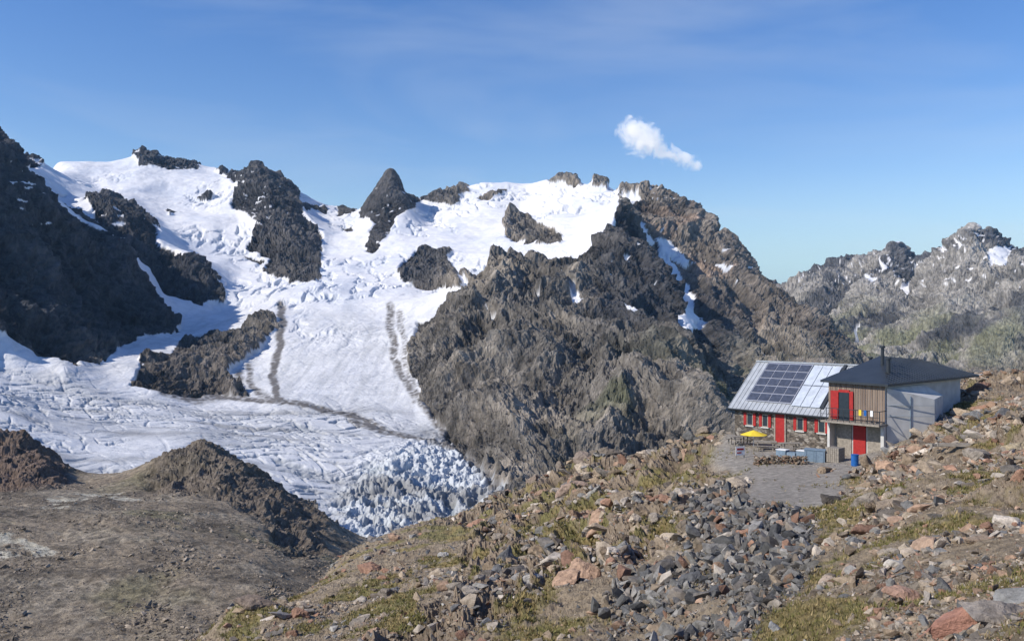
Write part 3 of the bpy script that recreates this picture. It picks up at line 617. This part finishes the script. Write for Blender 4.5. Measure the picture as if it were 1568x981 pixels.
for p,Yd in((1241,66),(1256,65.4)):
    e=empty('storage_bin',place_at(p,Yd),-.5)
    boxes('body',[(-.38,.38,-.36,.36,0,.85)],M_greyp,e);boxes('lid',[(-.42,.42,-.4,.4,.853,.93)],M_greyp,e);boxes('ribs',[(-.3,-.24,-.39,-.36,.05,.8),(.24,.3,-.39,-.36,.05,.8)],M_greyp,e)
e=empty('blue_barrel',place_at(1309,62));cyl('body',.25,0,.75,M_blue,e,n=20);cyl('rim_top',.27,.76,.8,M_blue,e,n=20);cyl('band',.26,.4,.45,M_blue,e,n=20)
e=empty('firewood_stack',place_at(1279,65),-.8);boxes('logs',[(-.45+j*.16,-.31+j*.16,-.5,.5,k*.15,.14+k*.15) for j in range(6) for k in range(7)],M_lwood,e)
e=empty('equipment_crates',place_at(1213,68),-.8);boxes('crates',[(-1.2,-.4,-.3,.3,0,.5),(-.3,.4,-.3,.3,0,.4),(.5,1.2,-.3,.3,0,.6)],M_greyp,e);boxes('covers',[(-1.23,-.37,-.33,.33,.503,.55),(.47,1.23,-.33,.33,.603,.64)],M_white,e)
dw=[]
for k in range(420):
    t=random.random();p=1158+t*78;Yd=66-1.5*t
    q=place_at(p,Yd);dw.append((q[0]+random.gauss(0,.1),q[1]+random.gauss(0,.12),q[2]+random.random()*.55))
n=len(dw);scatter('dry_stone_wall',np.array(dw),rng.uniform(.08,.2,n),pal_warm[rng.integers(0,9,n)]*.7,12,stone,12,.2)
for p,Yd,rz in((1470,49,-.3),(1455,50,.1)):
    q=place_at(p,Yd);e=empty('timber_beam',(q[0],q[1],q[2]+.15),rz);boxes('beam',[(-1.1,1.1,-.09,.09,0,.16)],M_lwood,e);boxes('end_cleats',[(-1.15,-1.103,-.11,.11,-.02,.18),(1.103,1.15,-.11,.11,-.02,.18)],M_lwood,e)
hero=[(1462,938,13.2,.58,(.38,.20,.145)),(1520,935,12.9,.52,(.29,.25,.21)),(1562,895,14,.50,(.24,.235,.22)),(1372,885,22,.34,(.46,.42,.36)),(1300,888,25,.4,(.32,.24,.18)),(1268,908,24,.3,(.38,.30,.23)),(1272,775,46,.75,(.075,.065,.055)),(1345,850,26,.55,(.35,.26,.19)),(1420,850,23,.45,(.40,.28,.2)),(1490,830,22,.42,(.33,.25,.18)),(1390,920,18,.36,(.36,.23,.17)),
 (392,945,56,1.3,(.22,.17,.13)),(432,955,52,.8,(.24,.22,.2)),(765,780,104,1.6,(.13,.115,.10)),(875,770,84,1.3,(.30,.22,.17)),(1050,780,52,.8,(.2,.16,.12)),(1075,770,54,.7,(.22,.17,.13)),(1190,970,20,.24,(.26,.26,.26)),(1140,968,20,.18,(.46,.44,.41)),(600,905,56,.8,(.2,.17,.14)),(1535,655,56,.8,(.42,.36,.29)),(1500,610,74,.8,(.36,.29,.22)),(1440,600,80,1.1,(.30,.22,.16)),(1555,690,45,1.0,(.38,.31,.2)),(1540,600,78,1.2,(.36,.28,.2)),
 (860,716,102,1.4,(.2,.165,.13)),(895,706,101,1.6,(.24,.19,.15)),(930,700,100,1.5,(.18,.15,.12)),(1000,712,96,1.3,(.32,.28,.23)),(1075,670,96,1.2,(.22,.18,.14)),(815,750,100,1.3,(.22,.17,.13))]
hp=np.array([((h[0]-CX)/F*h[2],h[2],ground(h[0],h[2])+h[3]*.2) for h in hero])
scatter('large_boulders',hp,np.array([h[3] for h in hero]),np.array([h[4] for h in hero]),18,stone,28,.25,True)
# ============================================================ CLOUD, HAZE
def cloud():
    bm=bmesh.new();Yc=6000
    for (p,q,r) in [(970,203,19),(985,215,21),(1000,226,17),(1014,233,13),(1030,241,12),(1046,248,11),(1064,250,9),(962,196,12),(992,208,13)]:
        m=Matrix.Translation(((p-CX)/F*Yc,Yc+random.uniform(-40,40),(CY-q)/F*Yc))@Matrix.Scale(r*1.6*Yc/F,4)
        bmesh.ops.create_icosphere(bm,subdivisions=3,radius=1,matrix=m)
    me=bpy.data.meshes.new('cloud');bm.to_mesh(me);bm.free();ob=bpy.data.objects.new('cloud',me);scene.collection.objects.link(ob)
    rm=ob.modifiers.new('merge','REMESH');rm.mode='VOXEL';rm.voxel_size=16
    m=bpy.data.materials.new('cloud_vapour');m.use_nodes=True;nt=m.node_tree;N=nt.nodes;L=nt.links
    for x in list(N): N.remove(x)
    out=N.new('ShaderNodeOutputMaterial');vs=N.new('ShaderNodeVolumeScatter');vs.inputs['Color'].default_value=(1,1,1,1)
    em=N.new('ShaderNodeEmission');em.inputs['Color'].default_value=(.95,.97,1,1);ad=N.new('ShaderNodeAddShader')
    tc=N.new('ShaderNodeTexCoord');n=N.new('ShaderNodeTexNoise');n.inputs['Scale'].default_value=.010;n.inputs['Detail'].default_value=6;n.inputs['Roughness'].default_value=.68;n.inputs['Distortion'].default_value=.6
    A=Vector(((968-CX)/F*Yc,Yc,(CY-202)/F*Yc));B=Vector(((1066-CX)/F*Yc,Yc,(CY-252)/F*Yc));D=(B-A);Ln=D.length;D.normalize()
    sb=N.new('ShaderNodeVectorMath');sb.operation='SUBTRACT';sb.inputs[1].default_value=A;L.new(tc.outputs['Object'],sb.inputs[0])
    dt=N.new('ShaderNodeVectorMath');dt.operation='DOT_PRODUCT';dt.inputs[1].default_value=D;L.new(sb.outputs[0],dt.inputs[0])
    cl_=N.new('ShaderNodeClamp');cl_.inputs[2].default_value=Ln;L.new(dt.outputs['Value'],cl_.inputs[0])
    sc=N.new('ShaderNodeVectorMath');sc.operation='SCALE';sc.inputs[0].default_value=D;L.new(cl_.outputs[0],sc.inputs['Scale'])
    ds=N.new('ShaderNodeVectorMath');ds.operation='DISTANCE';L.new(sb.outputs[0],ds.inputs[0]);L.new(sc.outputs[0],ds.inputs[1])
    rad=N.new('ShaderNodeMapRange');rad.inputs[1].default_value=0;rad.inputs[2].default_value=Ln;rad.inputs[3].default_value=112;rad.inputs[4].default_value=50;L.new(cl_.outputs[0],rad.inputs[0])
    dv=N.new('ShaderNodeMath');dv.operation='DIVIDE';L.new(ds.outputs['Value'],dv.inputs[0]);L.new(rad.outputs[0],dv.inputs[1])
    fo=N.new('ShaderNodeMath');fo.operation='MULTIPLY_ADD';fo.inputs[1].default_value=-.22;L.new(dv.outputs[0],fo.inputs[0]);L.new(n.outputs['Fac'],fo.inputs[2])
    L.new(tc.outputs['Object'],n.inputs['Vector']);mr=N.new('ShaderNodeMapRange');mr.inputs[1].default_value=.29;mr.inputs[2].default_value=.58;mr.inputs[4].default_value=.024
    ml=N.new('ShaderNodeMath');ml.operation='MULTIPLY';ml.inputs[1].default_value=.50   # added glow, stands in for light scattered many times inside the vapour
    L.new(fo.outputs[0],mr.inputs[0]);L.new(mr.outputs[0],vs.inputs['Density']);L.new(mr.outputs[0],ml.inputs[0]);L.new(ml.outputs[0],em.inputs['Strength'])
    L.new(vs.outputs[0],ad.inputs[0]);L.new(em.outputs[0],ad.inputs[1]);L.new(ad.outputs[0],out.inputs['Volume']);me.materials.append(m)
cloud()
hz=boxes('atmosphere_haze',[(-9000,9000,-200,14000,-1500,2600)],M_white)
m=bpy.data.materials.new('thin_air');m.use_nodes=True;nt=m.node_tree
for x in list(nt.nodes): nt.nodes.remove(x)
out=nt.nodes.new('ShaderNodeOutputMaterial');vs=nt.nodes.new('ShaderNodeVolumeScatter');vs.inputs['Color'].default_value=(.38,.66,1,1);vs.inputs['Density'].default_value=1.5e-5
nt.links.new(vs.outputs[0],out.inputs['Volume']);hz.data.materials[0]=m
# ============================================================ LIGHT, SKY, CAMERA
el=math.radians(38);az=math.atan2(-.93,-.37)
sd=Vector((math.sin(az)*math.cos(el),math.cos(az)*math.cos(el),math.sin(el)))
sl2=bpy.data.lights.new('sun','SUN');sl2.energy=5.0;sl2.angle=math.radians(.5);sl2.color=(1,.94,.85)
so=bpy.data.objects.new('sun',sl2);so.rotation_euler=(-sd).to_track_quat('-Z','Y').to_euler();scene.collection.objects.link(so)
w=bpy.data.worlds.new('World');scene.world=w;w.use_nodes=True;nt=w.node_tree;N=nt.nodes;L=nt.links
st=N.new('ShaderNodeTexSky');st.sky_type='NISHITA';st.sun_disc=False;st.sun_elevation=el;st.sun_rotation=az%(2*math.pi);st.altitude=300;st.air_density=1.0;st.dust_density=0.3;st.ozone_density=1.6
hs=N.new('ShaderNodeHueSaturation');hs.inputs['Saturation'].default_value=1.35;hs.inputs['Hue'].default_value=.516;L.new(st.outputs[0],hs.inputs['Color'])
tc=N.new('ShaderNodeTexCoord');sx=N.new('ShaderNodeSeparateXYZ');L.new(tc.outputs['Generated'],sx.inputs[0])
# pale blue haze layer along the horizon
hr=N.new('ShaderNodeMapRange');hr.interpolation_type='SMOOTHSTEP';hr.inputs[1].default_value=.17;hr.inputs[2].default_value=.0;hr.inputs[3].default_value=0;hr.inputs[4].default_value=.9;L.new(sx.outputs[2],hr.inputs[0])
hm=N.new('ShaderNodeMix');hm.data_type='RGBA';hm.inputs[7].default_value=(2.15,3.6,5.0,1);L.new(hr.outputs[0],hm.inputs[0]);L.new(hs.outputs[0],hm.inputs[6])
mp=N.new('ShaderNodeMapping');mp.inputs['Scale'].default_value=(1.2,1.2,5);mp.inputs['Rotation'].default_value=(0,.35,0);L.new(tc.outputs['Generated'],mp.inputs[0])
n=N.new('ShaderNodeTexNoise');n.inputs['Scale'].default_value=2.2;n.inputs['Detail'].default_value=7;n.inputs['Distortion'].default_value=.6;L.new(mp.outputs[0],n.inputs['Vector'])
mr=N.new('ShaderNodeMapRange');mr.inputs[1].default_value=.48;mr.inputs[2].default_value=.85;mr.inputs[4].default_value=.28;L.new(n.outputs['Fac'],mr.inputs[0])
mx=N.new('ShaderNodeMix');mx.data_type='RGBA';mx.inputs[7].default_value=(4.6,5.2,6.0,1);L.new(mr.outputs[0],mx.inputs[0]);L.new(hm.outputs[2],mx.inputs[6])
bg=N['Background'];bg.inputs[1].default_value=.15;L.new(mx.outputs[2],bg.inputs[0])
cam=bpy.data.cameras.new('camera');cam.sensor_width=36;cam.lens=36*F/1568;cam.clip_start=.5;cam.clip_end=40000
co=bpy.data.objects.new('camera',cam);co.rotation_euler=(math.radians(90),0,0);scene.collection.objects.link(co);scene.camera=co
scene.view_settings.view_transform='Standard';scene.view_settings.look='None';scene.view_settings.exposure=0
